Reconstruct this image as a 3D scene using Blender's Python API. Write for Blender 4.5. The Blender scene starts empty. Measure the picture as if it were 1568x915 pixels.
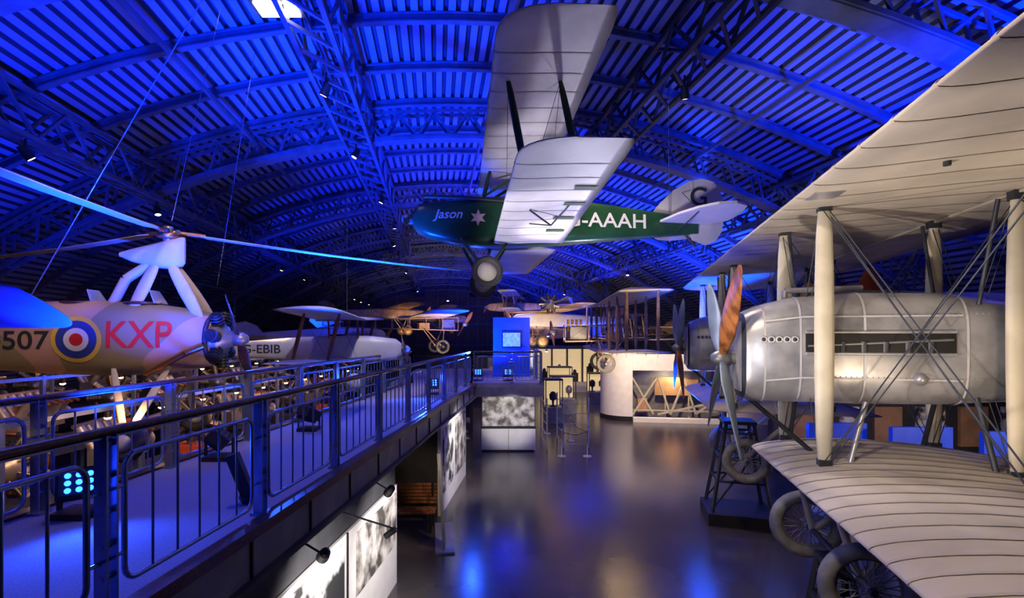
import bpy, bmesh, math, random
from mathutils import Vector, Matrix
from mathutils.bvhtree import BVHTree
random.seed(7)
S=bpy.context.scene
S.view_settings.view_transform='Standard'
V=Vector
# ------------------------------------------------------------------ materials
def M(name,col,rough=.5,metal=0,var=.15,scale=3.0,bump=0,emit=None,estr=0,col2=None,const=False,stretch=None,thr=(.4,.6),spec=None):
    m=bpy.data.materials.new(name); m.use_nodes=True
    nt=m.node_tree; n=nt.nodes; l=nt.links
    b=n['Principled BSDF']; b.inputs['Roughness'].default_value=rough; b.inputs['Metallic'].default_value=metal
    if spec is not None: b.inputs['Specular IOR Level'].default_value=spec
    tc=n.new('ShaderNodeTexCoord'); mp=n.new('ShaderNodeMapping'); l.new(tc.outputs['Object'],mp.inputs[0])
    if stretch: mp.inputs['Scale'].default_value=stretch
    no=n.new('ShaderNodeTexNoise'); no.inputs['Scale'].default_value=scale; no.inputs['Detail'].default_value=0 if const else 5
    l.new(mp.outputs[0],no.inputs['Vector'])
    r=n.new('ShaderNodeValToRGB'); l.new(no.outputs['Fac'],r.inputs[0])
    c=V(col[:3]); 
    a=col2 if col2 else tuple(c*(1-var)); bb=tuple(c*(1+var)) if not col2 else tuple(c)
    r.color_ramp.elements[0].position=thr[0]; r.color_ramp.elements[1].position=thr[1]
    r.color_ramp.elements[0].color=(*a,1); r.color_ramp.elements[1].color=(*bb,1)
    if const: r.color_ramp.interpolation='CONSTANT'
    l.new(r.outputs[0],b.inputs['Base Color'])
    if bump:
        bu=n.new('ShaderNodeBump'); bu.inputs['Strength'].default_value=bump; bu.inputs['Distance'].default_value=.01
        l.new(no.outputs['Fac'],bu.inputs['Height']); l.new(bu.outputs[0],b.inputs['Normal'])
    if emit:
        b.inputs['Emission Color'].default_value=(*emit,1); b.inputs['Emission Strength'].default_value=estr
    return m
roofm=M('corrugated_steel',(.20,.25,.50),.6,0,.06,1.2)  # blue of the floodlighting is mixed into the grey sheet colour
roofg=M('corrugated_groove_shade',(.05,.06,.14),.7,0,.06,1.2)  # darker copy of the sheet colour, shade painted into the grooves
steel=M('painted_steel',(.10,.12,.21),.5,.0)
dsteel=M('dark_steel',(.045,.05,.06),.45,.3)
floorm=M('floor_vinyl',(.058,.051,.050),.21,0,.2,.6,spec=.7)
deckm=M('deck_carpet',(.27,.25,.36),.9,0,.12,60)
railm=M('rail_steel',(.22,.29,.50),.26,.6)
wood=M('dark_wood',(.085,.035,.022),.32,0,.35,4,stretch=(1,8,8))
owood=M('varnished_wood',(.30,.11,.035),.3,0,.5,7,stretch=(1,1,.3))
lwood=M('pale_wood',(.45,.28,.14),.4,0,.2,5)
black=M('matt_black',(.012,.012,.014),.5)
dark=M('dark_wall',(.035,.035,.04),.7)
greyp=M('grey_panel',(.22,.22,.24),.4)
white=M('white_panel',(.78,.75,.72),.5,0,.04)
cream=M('cream_linen',(.52,.46,.37),.75,0,.10,1.5,bump=.1)
ctape=M('cream_rib_tape',(.47,.41,.32),.75,0,.06,1.5)
cream2=M('cream_strut',(.56,.50,.38),.5,0,.08,3)
silver=M('silver_dope',(.62,.61,.64),.42,.1,.08,2)
tape=M('silver_rib_tape',(.54,.53,.56),.45,.1,.05,2)
alu=M('aluminium',(.45,.45,.48),.36,.55,.25,2.2,bump=.06)
green=M('fuselage_green',(.018,.075,.035),.3,0,.2,2)
dgreen=M('dark_green',(.02,.06,.03),.5)
rubber=M('rubber',(.05,.047,.042),.7)
gtyre=M('grey_tyre',(.24,.23,.21),.65,0,.2,6)
copper=M('copper',(.55,.25,.10),.35,.9)
brass=M('brass',(.6,.45,.2),.35,.8)
enggrey=M('engine_grey',(.30,.30,.31),.4,.6)
camo=M('camouflage',(.54,.33,.20),.6,0,0,1.15,col2=(.30,.25,.12),const=True,thr=(.0,.50),stretch=(1,1,1.0))
red=M('red_paint',(.75,.03,.02),.5,0,.03)
redo=M('orange_red',(.6,.10,.03),.5)
blue=M('roundel_blue',(.03,.06,.30),.5,0,.03)
yel=M('yellow_paint',(.80,.52,.06),.5,0,.03)
wht=M('white_paint',(.8,.8,.8),.5,0,.02)
dkt=M('dark_lettering',(.03,.035,.04),.5,0,.03)
bluep=M('blue_panel',(.02,.05,.35),.5,emit=(.005,.04,.8),estr=.35)
photo=M('bw_photograph',(.80,.79,.77),.5,0,0,2.4,col2=(.04,.04,.04),thr=(.44,.56))
photo2=M('sepia_photograph',(.74,.70,.64),.5,0,0,3.1,col2=(.08,.07,.06),thr=(.40,.62))
brown=M('brown_fabric',(.42,.24,.12),.8,0,.15,2)
glow=M('lamp_white',(1,1,1),.5,emit=(1,.93,.82),estr=22)
glowb=M('lamp_blue',(.02,.1,1),.5,emit=(.01,.08,1),estr=12)
gloww=M('lamp_warm',(1,.6,.3),.5,emit=(1,.60,.25),estr=30)
casel=M('lit_case',(.7,.58,.36),.6,emit=(1,.72,.36),estr=.6)
endm=M('end_wall_panel',(.16,.11,.09),.6)
gblade=M('prop_grey',(.20,.25,.29),.4)
glass=M('display_glass',(.3,.35,.4),.1)
bluew=M('blue_wing_surface',(.04,.12,.55),.4,0,.2,2)  # one even blue for the hanging wing panel

# ------------------------------------------------------------------ builder
class B:
    def __init__(s): s.v=[];s.f=[];s.m=[];s.s=[];s.mats=[]
    def mi(s,m):
        if m not in s.mats: s.mats.append(m)
        return s.mats.index(m)
    def add(s,vs,fs,m,sm=False):
        o=len(s.v); s.v+= [V(x) for x in vs]; i=s.mi(m)
        for f in fs: s.f.append([o+k for k in f]); s.m.append(i); s.s.append(sm)
    def box(s,c,d,m,R=None):
        c=V(c); vs=[]
        for x in(-.5,.5):
            for y in(-.5,.5):
                for z in(-.5,.5):
                    p=V((x*d[0],y*d[1],z*d[2]))
                    if R: p=R@p
                    vs.append(c+p)
        s.add(vs,[(0,1,3,2),(4,6,7,5),(0,4,5,1),(2,3,7,6),(0,2,6,4),(1,5,7,3)],m)
    def beam(s,p,q,w,h,m,up=(0,0,1)):
        p=V(p);q=V(q);d=(q-p); L=d.length
        if L<1e-6:return
        d/=L; a=d.cross(V(up))
        if a.length<1e-3: a=d.cross(V((0,1,0)))
        a.normalize(); b=a.cross(d)
        vs=[e+a*(i*w/2)+b*(j*h/2) for e in(p,q) for i,j in((-1,-1),(1,-1),(1,1),(-1,1))]
        s.add(vs,[(3,2,1,0),(4,5,6,7),(0,1,5,4),(1,2,6,5),(2,3,7,6),(3,0,4,7)],m)
    def tube(s,p,q,r,m,r2=None,n=8,cap=True,flat=1,up=None):
        p=V(p);q=V(q);d=q-p
        if d.length<1e-6:return
        d.normalize(); u=V(up) if up else V((0,0,1))
        a=d.cross(u)
        if a.length<1e-2: a=d.cross(V((0,1,0)))
        a.normalize(); b=a.cross(d); r2=r if r2 is None else r2
        vs=[]
        for e,rr in((p,r),(q,r2)):
            for k in range(n):
                t=2*math.pi*k/n; vs.append(e+a*math.cos(t)*rr*flat+b*math.sin(t)*rr)
        fs=[(k,(k+1)%n,n+(k+1)%n,n+k) for k in range(n)]
        s.add(vs,fs,m,True)
        if cap: s.add(vs[:n],[tuple(range(n))[::-1]],m); s.add(vs[n:],[tuple(range(n))],m)
    def path(s,pts,r,m,n=6):
        for a,b in zip(pts,pts[1:]): s.tube(a,b,r,m,n=n)
    def loft(s,rings,m,cap=True,sm=True,closed=True):
        n=len(rings[0]); vs=[p for R in rings for p in R]; fs=[]
        for i in range(len(rings)-1):
            for k in range(n if closed else n-1):
                a=i*n+k;b=i*n+(k+1)%n; fs.append((a,b,b+n,a+n))
        s.add(vs,fs,m,sm)
        if cap: s.add(rings[0],[tuple(range(n))[::-1]],m); s.add(rings[-1],[tuple(range(n))],m)
    def rev(s,c,ax,prof,m,n=20):
        c=V(c);ax=V(ax).normalized(); a=ax.cross(V((0,0,1)))
        if a.length<1e-2:a=ax.cross(V((0,1,0)))
        a.normalize();b=ax.cross(a)
        rings=[[c+ax*x+(a*math.cos(2*math.pi*k/n)+b*math.sin(2*math.pi*k/n))*max(r,.0005) for k in range(n)] for x,r in prof]
        s.loft(rings,m)
    def torus(s,c,ax,R,r,m,n=28,k=10):
        c=V(c);ax=V(ax).normalized(); a=ax.cross(V((0,0,1)))
        if a.length<1e-2:a=ax.cross(V((0,1,0)))
        a.normalize();b=ax.cross(a); vs=[];fs=[]
        for i in range(n):
            t=2*math.pi*i/n; d=a*math.cos(t)+b*math.sin(t)
            for j in range(k):
                w=2*math.pi*j/k; vs.append(c+d*(R+r*math.cos(w))+ax*r*math.sin(w))
        for i in range(n):
            for j in range(k):
                fs.append((i*k+j,((i+1)%n)*k+j,((i+1)%n)*k+(j+1)%k,i*k+(j+1)%k))
        s.add(vs,fs,m,True)
    def build(s,name,parent=None,mat=None):
        me=bpy.data.meshes.new(name); me.from_pydata([tuple(v) for v in s.v],[],s.f)
        for m in s.mats: me.materials.append(m)
        for p,i,k in zip(me.polygons,s.m,s.s): p.material_index=i; p.use_smooth=k
        bm=bmesh.new(); bm.from_mesh(me); bmesh.ops.recalc_face_normals(bm,faces=bm.faces); bm.to_mesh(me); bm.free()
        o=bpy.data.objects.new(name,me); S.collection.objects.link(o)
        if parent: o.parent=parent
        if mat is not None: o.matrix_world=mat
        return o
    def bvh(s): return BVHTree.FromPolygons([tuple(v) for v in s.v],s.f)
def empty(name,M4=None):
    e=bpy.data.objects.new(name,None); e.empty_display_size=.2; S.collection.objects.link(e)
    if M4 is not None: e.matrix_world=M4
    return e
def pose(loc,yaw=0,pitch=0,roll=0):
    r=math.radians
    return Matrix.Translation(loc)@Matrix.Rotation(r(yaw),4,'Z')@Matrix.Rotation(r(pitch),4,'Y')@Matrix.Rotation(r(roll),4,'X')
def ring(x,cy,cz,w,h,n=24,e=2.0):
    P=[]
    for k in range(n):
        t=2*math.pi*k/n; c=math.cos(t); q=math.sin(t)
        P.append(V((x,cy+math.copysign(abs(c)**(2/e),c)*w/2,cz+math.copysign(abs(q)**(2/e),q)*h/2)))
    return P
def textgeo(txt,size,step=.06):
    cu=bpy.data.curves.new('t','FONT'); cu.body=txt; cu.size=size; cu.align_x='CENTER'; cu.align_y='CENTER'; cu.offset=size*.012
    o=bpy.data.objects.new('t',cu); S.collection.objects.link(o); bpy.context.view_layer.update()
    me=bpy.data.meshes.new_from_object(o); bm=bmesh.new(); bm.from_mesh(me)
    xs=[v.co.x for v in bm.verts]; ys=[v.co.y for v in bm.verts]
    y=min(ys)+step
    while y<max(ys):
        bmesh.ops.bisect_plane(bm,geom=bm.verts[:]+bm.edges[:]+bm.faces[:],plane_co=(0,y,0),plane_no=(0,1,0)); y+=step
    bm.verts.index_update()
    vs=[v.co.copy() for v in bm.verts]; fs=[[v.index for v in f.verts] for f in bm.faces]
    bm.free(); bpy.data.objects.remove(o); return vs,fs
def decal(vs,fs,bvh,f,dirn,mat,name,parent,off=.008):
    b=B(); out=[]; d=V(dirn).normalized()
    for v in vs:
        p=f(v); h=bvh.ray_cast(p-d*3,d) if bvh else (None,)
        q=(h[0] if h[0] is not None else p); out.append(q-d*off)
    b.add(out,fs,mat); o=b.build(name,parent); return o
def disc(r0,r1,n=40,k=3):
    vs=[];fs=[]
    for j in range(k+1):
        r=r0+(r1-r0)*j/k
        for i in range(n): t=2*math.pi*i/n; vs.append(V((r*math.cos(t),r*math.sin(t),0)))
    for j in range(k):
        for i in range(n): fs.append((j*n+i,j*n+(i+1)%n,(j+1)*n+(i+1)%n,(j+1)*n+i))
    return vs,fs
XS=[0,.006,.025,.06,.12,.2,.32,.46,.6,.75,.88,1]
def foil(t,cam):
    up=[];lo=[]
    for x in XS:
        yt=5*t*(.2969*math.sqrt(x)-.126*x-.3516*x*x+.2843*x**3-.1036*x**4)
        yc=cam*4*x*(1-x); up.append((x,yc+yt)); lo.append((x,yc-yt*.9))
    return up[::-1]+lo[1:-1]
def wing(b,y0,y1,lex,chord,z0,dih,mat,t=.09,cam=.035,tip0=0,tip1=0,dy=.5,tipf=.35,tapes=None,tstep=.36,sag=0,y_off=0):
    ys=set(); y=y0
    while y<y1: ys.add(round(y,4)); y+=dy
    ys.add(y1)
    for tp,e,sg in((tip0,y0,1),(tip1,y1,-1)):
        if tp:
            for k in(.005,.02,.06,.13,.25,.42,.65,.85,1): ys.add(round(e+sg*tp*k,4))
    R=[]
    for y in sorted(ys):
        f=1.0
        if tip0 and y<y0+tip0: q=1-(y-y0)/tip0; f=math.sqrt(max(0,1-q**2.6))
        if tip1 and y>y1-tip1: q=1-(y1-y)/tip1; f=math.sqrt(max(0,1-q**2.6))
        f=max(f,.08)
        c=chord*(1-(1-f)*.55); le=lex-chord*(1-f)*tipf
        th=t*(f**.8)
        zz=z0+abs(y)*math.tan(math.radians(dih))
        sg_=1-sag*abs(math.sin(math.pi*y/tstep))
        R.append([V((le-x*c,y+y_off,zz+z*c*(th/t)*sg_)) for x,z in foil(t,cam)])
    b.loft(R,mat)
    if tapes:
        y=math.ceil((y0+tip0)/tstep)*tstep
        while y<y1-tip1:
            zz=z0+abs(y)*math.tan(math.radians(dih)); rr=[]
            for yy in(y-.018,y+.018):
                rr.append([V((lex-x*chord+(.004 if x<.01 else 0),yy+y_off,zz+z*chord+(.006 if k<len(XS) else -.006))) for k,(x,z) in enumerate(foil(t,cam))])
            b.loft(rr,tapes,cap=False); y+=tstep
def strut(b,p,q,w,mat,fl=.4):
    p=V(p);q=V(q);d=(q-p).normalized(); a=V((1,0,0)); a=(a-d*a.dot(d)).normalized(); c=d.cross(a); rs=[]
    n=12
    for k in range(9):
        f=k/8; sc=.55+.45*math.sin(math.pi*min(max(f,.0),1))**.5
        e=p.lerp(q,f)
        rs.append([e+a*math.cos(2*math.pi*i/n)*w*sc+c*math.sin(2*math.pi*i/n)*w*fl*sc for i in range(n)])
    b.loft(rs,mat)
def wheel(b,c,ax,R,tyre,hub,r=None,spokes=0,sr=.004):
    r=r or R*.16
    b.torus(c,ax,R-r,r,tyre)
    a=V(ax).normalized()
    if spokes:
        b.torus(c,ax,R-2*r,.02,hub,k=6); b.rev(V(c)-a*.09,a,[(0,.02),(0,.06),(.18,.06),(.18,.02)],hub,12)
        u=a.cross(V((0,0,1))).normalized(); w=a.cross(u)
        for k in range(spokes):
            t=2*math.pi*k/spokes; d=u*math.cos(t)+w*math.sin(t)
            b.tube(V(c)+a*(.08 if k%2 else -.08)+d*.05,V(c)+d*(R-2*r),sr,hub,n=4,cap=False)
    else:
        b.rev(V(c)-a*r*.9,a,[(0,.02),(0,.05),(r*.35,R-1.9*r),(r*1.45,R-1.9*r),(r*1.8,.05),(r*1.8,.02)],hub,28)
def prop(b,c,ax,L,n,m,ang=0,w=.12,mt=None):
    c=V(c);ax=V(ax).normalized(); a=ax.cross(V((0,0,1))).normalized(); up=a.cross(ax)
    if up.z<0: up=-up
    b.rev(c-ax*.1,ax,[(0,.03),(0,.11),(.16,.11),(.24,.05),(.25,.0)],enggrey,16)
    for k in range(n):
        t=math.radians(ang)+2*math.pi*k/n; d=a*math.cos(t)+up*math.sin(t); e=ax.cross(d)
        R=[]
        for f,wd,tw in((.04,.35,70),(.15,.55,60),(.3,.9,45),(.5,1.05,33),(.7,1,25),(.88,.75,20),(.97,.4,18),(1,.12,17)):
            tr=math.radians(tw); q=e*math.cos(tr)+ax*math.sin(tr); nn=q.cross(d)
            o=c+d*L*f
            R.append([o+q*math.cos(2*math.pi*i/10)*w*wd+nn*math.sin(2*math.pi*i/10)*w*.16*(1.6-f) for i in range(10)])
        if mt and k==3:
            b.loft(R[:5],m[k%len(m)],cap=False); b.loft(R[4:],mt)
        else: b.loft(R,m[k%len(m)] if isinstance(m,list) else m)

# ------------------------------------------------------------------ camera
cam=bpy.data.cameras.new('camera'); co=bpy.data.objects.new('camera',cam); S.collection.objects.link(co)
co.location=(0,0,4.5); co.rotation_euler=(math.radians(90),0,0)
cam.sensor_width=36; cam.lens=17; cam.shift_x=.028; cam.shift_y=.0348; cam.clip_start=.05; cam.clip_end=300
S.camera=co

# ------------------------------------------------------------------ hall shell
HR=Matrix.Rotation(math.atan(.095),4,'Z')
X0,RR,ZP=1.4,24.0,11.3
def arc(th,r,y): return V((X0+r*math.sin(th),y,ZP-RR+r*math.cos(th)))
TH=math.acos((RR-ZP+1.5)/RR)
Y0,Y1=-6,68
b=B(); pit=.26; NS=int(2*TH*RR/pit); prof=[];gm=[]
for k in range(NS):
    t0=-TH+2*TH*k/NS; dt=2*TH/NS
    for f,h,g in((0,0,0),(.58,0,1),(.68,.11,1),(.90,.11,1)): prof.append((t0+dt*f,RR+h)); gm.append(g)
prof.append((TH,RR))
vs=[];n_=len(prof)
for y in(Y0,Y1): vs+=[arc(t,r,y) for t,r in prof]
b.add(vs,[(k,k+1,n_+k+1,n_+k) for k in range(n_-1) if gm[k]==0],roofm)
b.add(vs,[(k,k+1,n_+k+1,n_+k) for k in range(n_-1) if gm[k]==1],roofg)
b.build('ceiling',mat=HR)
xw=RR*math.sin(TH)
b=B(); b.box((X0,(Y0+Y1)/2,-.1),(2*xw+1,Y1-Y0+1,.2),floorm); b.build('floor',mat=HR)
b=B(); b.box((X0-xw-.15,(Y0+Y1)/2,.8),(.3,Y1-Y0,1.6),dark); b.build('wall_left',mat=HR)
b=B(); b.box((X0+xw+.15,(Y0+Y1)/2,.8),(.3,Y1-Y0,1.6),dark); b.build('wall_right',mat=HR)
for nm,y in(('wall_far',Y1),('wall_near',Y0)):
    b=B(); pts=[arc(-TH+2*TH*k/60,RR,y) for k in range(61)]; pts=[V((X0-xw,y,0))]+pts+[V((X0+xw,y,0))]
    b.add(pts,[tuple(range(len(pts)))],endm)
    if nm=='wall_far':
        for k in range(-12,13):
            x=X0+k*1.4; z=ZP-RR+math.sqrt(RR*RR-(x-X0)**2)
            b.beam((x,y-.12,0),(x,y-.12,z-.1),.18,.2,steel,up=(0,1,0))
        for z in(3,6,8.5): 
            hw=math.sqrt(max(0,RR*RR-(z-ZP+RR)**2)); b.beam((X0-hw,y-.15,z),(X0+hw,y-.15,z),.15,.3,steel)
    b.build(nm,mat=HR)
b=B(); y=Y0+1.4
while y<Y1:
    K=40
    for off,w,h in((-.02,.14,.03),(-.1,.03,.16),(-.19,.14,.03)):
        vs=[];fs=[]
        for k in range(K+1):
            th=-TH+2*TH*k/K
            vs+=[arc(th,RR+off-h/2,y-w/2),arc(th,RR+off+h/2,y-w/2),arc(th,RR+off+h/2,y+w/2),arc(th,RR+off-h/2,y+w/2)]
        for k in range(K):
            for j in range(4): fs.append((k*4+j,k*4+(j+1)%4,k*4+4+(j+1)%4,k*4+4+j))
        b.add(vs,fs,steel)
    y+=1.85
b.build('roof_rib_beams',mat=HR)
b=B()
for y in(0.2,7.2,14.2,21.2,28.2,35.2,42.2,49.2,56.2,63.2):
    K=44; D=1.0
    for k in range(K):
        a0=-TH+2*TH*k/K; a1=-TH+2*TH*(k+1)/K; am=(a0+a1)/2
        for s_ in(-.16,.16):
            b.beam(arc(a0,RR-D,y+s_),arc(a1,RR-D,y+s_),.10,.09,steel)
            b.beam(arc(a0,RR-.28,y+s_),arc(a1,RR-.28,y+s_),.09,.07,steel)
            b.beam(arc(a0,RR-D,y+s_),arc(am,RR-.28,y+s_),.055,.055,steel); b.beam(arc(am,RR-.28,y+s_),arc(a1,RR-D,y+s_),.055,.055,steel)
        b.beam(arc(a0,RR-D,y-.16),arc(a0,RR-D,y+.16),.06,.06,steel)
        if abs(am)<.42: b.beam(arc(a0,RR-D-.06,y),arc(a1,RR-D-.06,y),.36,.04,steel)
b.build('roof_arch_truss',mat=HR)
b=B()
for gx in(-3.6,3.6,-9.2,9.2):
    th=math.asin(gx/RR); zt=ZP-RR+RR*math.cos(th)-.4; w=.7 if abs(gx)<5 else .35; hh=.85; gm_=dsteel if gx==3.6 else steel; bt=.06
    for sx in(-w/2,w/2):
        for z in(zt,zt-hh): b.beam((X0+gx+sx,Y0,z),(X0+gx+sx,Y1,z),.09,.09,gm_)
        y=Y0; i=0
        while y<Y1-1:
            b.beam((X0+gx+sx,y,zt if i%2 else zt-hh),(X0+gx+sx,y+.8,zt-hh if i%2 else zt),bt,bt,gm_)
            if sx<0 and i%2==0:
                b.beam((X0+gx-w/2,y,zt-hh),(X0+gx+w/2,y+.8,zt-hh),bt,bt,gm_); b.beam((X0+gx-w/2,y,zt),(X0+gx+w/2,y,zt),bt,bt,gm_)
                b.beam((X0+gx-w/2,y+.8,zt-hh),(X0+gx+w/2,y+1.6,zt-hh),bt,bt,gm_)
            y+=.8;i+=1
for gx in(-13,-6.5,0,6.5,13):
    th=math.asin(gx/RR); z=ZP-RR+RR*math.cos(th)-.5
    b.beam((X0+gx,Y0,z),(X0+gx,Y1,z),.07,.09,steel)
b.build('roof_girder',mat=HR)
b=B()
for gx in(-3.6,3.6,-9.2,9.2):
    th=math.asin(gx/RR); z=ZP-RR+RR*math.cos(th)-1.3
    for k in range(13):
        y=6+k*4.1+random.uniform(-.6,.6); x=X0+gx+random.uniform(-.25,.25)
        b.tube((x,y,z+.12),(x,y,z-.1),.02,black); t=V((random.uniform(-1,1)*.6,random.uniform(-.2,1),-1)).normalized()
        p=V((x,y,z-.22)); b.tube(p-t*.13,p+t*.13,.07,black,r2=.095,n=12)
        b.rev(p+t*.131,t,[(0,.07),(.004,.06),(.006,0)],gloww if k%2 else glow,12)  # glowing lens discs added so the glossy floor reflects them
b.build('track_spotlights',mat=HR)
b=B(); c=V((-3.45,8.1,9.95))
b.box(c+V((0,0,.06)),(.8,.5,.1),dsteel); b.box(c,(.66,.36,.04),glow); b.tube(c+V((0,0,.1)),c+V((0,0,.75)),.03,dsteel)
b.build('floodlight_panel')
# ------------------------------------------------------------------ walkway
DX=.137
def rx(y): return -2.68+DX*y
ZD=2.8; YN,YF=-1.0,17.0; W=2.25
b=B()
b.loft([[V((rx(YN)-W,YN,ZD-.12)),V((rx(YN),YN,ZD-.12)),V((rx(YN),YN,ZD)),V((rx(YN)-W,YN,ZD))],
        [V((rx(YF)-W,YF,ZD-.12)),V((rx(YF),YF,ZD-.12)),V((rx(YF),YF,ZD)),V((rx(YF)-W,YF,ZD))]],deckm,sm=False)
b.box((-.6,20.6,ZD-.06),(5.4,7.2,.12),deckm)
b.box((-.6,16.98,ZD-.3),(5.4,.06,.36),greyp); b.box((2.1,20.6,ZD-.3),(.06,7.2,.36),greyp)
for off,s_ in((0,1),(-W,-1)):
    b.beam((rx(YN)+off+.06*s_,YN,ZD-.02),(rx(YF)+off+.06*s_,YF,ZD-.02),.14,.10,wood)
    b.beam((rx(YN)+off+.03*s_,YN,ZD-.28),(rx(YF)+off+.03*s_,YF,ZD-.28),.05,.40,greyp)
    b.beam((rx(YN)+off+.07*s_,YN,ZD-.47),(rx(YF)+off+.07*s_,YF,ZD-.47),.10,.05,dsteel)
y=YN
while y<YF:
    b.beam((rx(y)+.065,y,ZD-.08),(rx(y)+.065,y,ZD-.46),.02,.03,black,up=(0,1,0))
    b.beam((rx(y)-W,y,ZD-.22),(rx(y),y,ZD-.22),.12,.2,dsteel); y+=1.05
for y in(2,6.5,11,15.5):
    b.tube((rx(y)-W+.3,y,0),(rx(y)-W+.3,y,ZD-.2),.09,dsteel,n=12)
for x,y in((-3,23.6),(1.8,23.6),(-3,17.4)): b.tube((x,y,0),(x,y,ZD-.1),.09,dsteel,n=12)
b.build('walkway')
def balustrade(pts,name):
    b=B(); H=1.1
    for p,q in zip(pts,pts[1:]):
        p=V(p);q=V(q);d=(q-p);L=d.length;d/=L; z=V((0,0,1)); n=d.cross(z)
        for s_ in(-.035,.035): b.beam(p+d*s_+z*.0,p+d*s_+z*(H-.02),.014,.09,railm,up=n)
        for h in(.18,.36,.55,.75,.93): b.tube(p-d*.045+z*H*h,p+d*.045+z*H*h,.022,railm,n=8)
        b.box(p+z*.012,(.14,.14,.02),railm)
        a=p+d*.13; c=q-d*.13; lo=.10; hi=H-.17; rr=.10
        def cor(c0,a0):
            return [c0+d*math.cos(t)*rr+z*math.sin(t)*rr for t in [math.radians(a0+i*22.5) for i in range(5)]]
        loop=cor(c+z*(hi-rr)-d*rr,0)+cor(a+z*(hi-rr)+d*rr,90)+cor(a+z*(lo+rr)+d*rr,180)+cor(c+z*(lo+rr)-d*rr,270)
        loop.append(loop[0]); b.path(loop,.018,railm,8)
        m=6
        for i in range(1,m):
            e=a.lerp(c,i/m); b.tube(e+z*lo,e+z*hi,.010,railm,n=6,cap=False)
        for zz in(lo+.2,hi-.2):
            for e,f in((p,a),(q,c)): b.tube(e+z*zz,f+z*zz,.012,railm,n=6)
        b.tube(p+z*H,q+z*H,.028,wood,n=10); b.beam(p+z*(H-.033),q+z*(H-.033),.05,.012,railm)
    e=V(pts[-1]); 
    for s_ in(-.035,.035): b.beam(e+V((0,0,.0)),e+V((0,0,H)),.03,.09,railm,up=(1,0,0))
    b.build(name)
ys=[-.2+1.6*k for k in range(11)]+[17.0]
balustrade([(rx(y)-.07,y,ZD) for y in ys],'balustrade')
balustrade([(rx(y)-W+.07,y,ZD) for y in ys],'balustrade')
balustrade([(rx(17)+0.0,17.05,ZD),(1.0,17.05,ZD),(2.03,17.05,ZD),(2.03,18.7,ZD),(2.03,20.3,ZD),(2.03,22,ZD),(2.03,24.1,ZD)],'balustrade')
def flood(loc,aim,name='led_floodlight',s=.34,m=glowb):
    b=B(); d=(V(aim)).normalized(); R=d.to_track_quat('Y','Z').to_matrix(); c=V(loc)+V((0,0,.30))
    b.box(c,(s,.16,s*.8),black,R); b.box(c+d*.081,(s*.86,.01,s*.66),dsteel,R)
    for i in(-1,0,1):
        for j in(-1,0,1): b.rev(c+d*.086+R@V((i*s*.24,0,j*s*.2)),d,[(0,.026),(.012,.022),(.014,0)],m,10)
    for k in range(6): b.box(c-d*.1+R@V(((k-2.5)*s/7,0,0)),(.012,.06,s*.7),black,R)
    b.box(V(loc)+V((0,0,.03)),(s,.28,.06),black)
    for sx in(-1,1): b.beam(V(loc)+V((sx*s*.55,0,.03)),c+V((sx*s*.55,0,0)),.02,.05,black,up=(0,1,0))
    b.build(name)
flood((-3.80,4.55,ZD),(.55,-.7,.4)); flood((-3.6,6.6,ZD),(.6,.2,.7),m=black); flood((-3.1,8.6,ZD),(.3,.4,.9),m=black)
flood((-1.45,13.8,ZD),(.2,-.8,.4)); flood((-.2,17.8,ZD),(.1,-.9,.4)); flood((.9,17.8,ZD),(0,-.9,.4))
b=B(); b.tube((-2.35,4.95,ZD),(-2.38,4.9,ZD+.1),.1,black,n=12); b.beam((-2.38,4.9,ZD+.08),(-2.52,4.85,ZD+.5),.12,.07,black,up=(0,1,0)); b.build('wall_washer_lamp')
# ------------------------------------------------------------------ below walkway
def wx(y,o=-.22): return rx(y)+o
b=B(); b.beam((wx(-1),-1,1.1),(wx(8.9),8.9,1.1),.12,2.2,dark); b.build('exhibition_partition')  # dark partition wall under the walkway, behind the panels
b=B()
def vpanel(b,y0,y1,z0,z1,off,m,t=.04): b.beam((wx(y0)+off,y0,(z0+z1)/2),(wx(y1)+off,y1,(z0+z1)/2),t,z1-z0,m)
vpanel(b,3.3,8.8,.0,1.78,.10,white)
vpanel(b,3.6,6.5,.35,1.70,.13,photo,.03); vpanel(b,6.95,8.7,.75,1.66,.13,photo2,.03); vpanel(b,6.62,6.66,0,1.78,.125,black,.02)
b.build('exhibition_panel')
b=B()
vpanel(b,12.0,15.6,.0,2.3,.16,white,.08); vpanel(b,12.2,13.4,.5,2.1,.22,photo,.03); vpanel(b,13.8,15.3,.5,2.1,.22,photo2,.03)
b.build('exhibition_panel')
b=B()
b.beam((-1.15,16.0,1.1),(-.35,16.2,1.1),.06,2.2,dark); b.box((-.75,16.02,1.4),(.6,.05,.7),photo)
b.beam((-3.4,12.2,1.15),(-1.15,12.0,1.15),.1,2.3,dark); b.build('exhibition_partition')  # dark partition walls across the bay under the walkway
b=B(); b.beam((-.78,9.9,.02),(-.95,11.5,.02),.4,.04,greyp); b.beam((-.82,10.2,0.02),(-.98,10.6,1.9),.30,.05,greyp,up=(1,0,0)); 
b.build('information_lectern')
b=B()
for k in range(4): b.box((-1.75,11.0+k*.11,.45),(1.3,.08,.035),owood)
for k in range(6): b.box((-1.75,11.44+k*.012,.55+k*.08),(1.3,.03,.055),owood)
for x in(-2.3,-1.2): 
    b.beam((x,11.0,0),(x,11.0,.44),.06,.06,black,up=(0,1,0)); b.beam((x,11.42,0),(x,11.5,1.0),.06,.06,black,up=(0,1,0)); b.box((x,11.2,.41),(.06,.45,.05),black)
b.build('bench')
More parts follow.
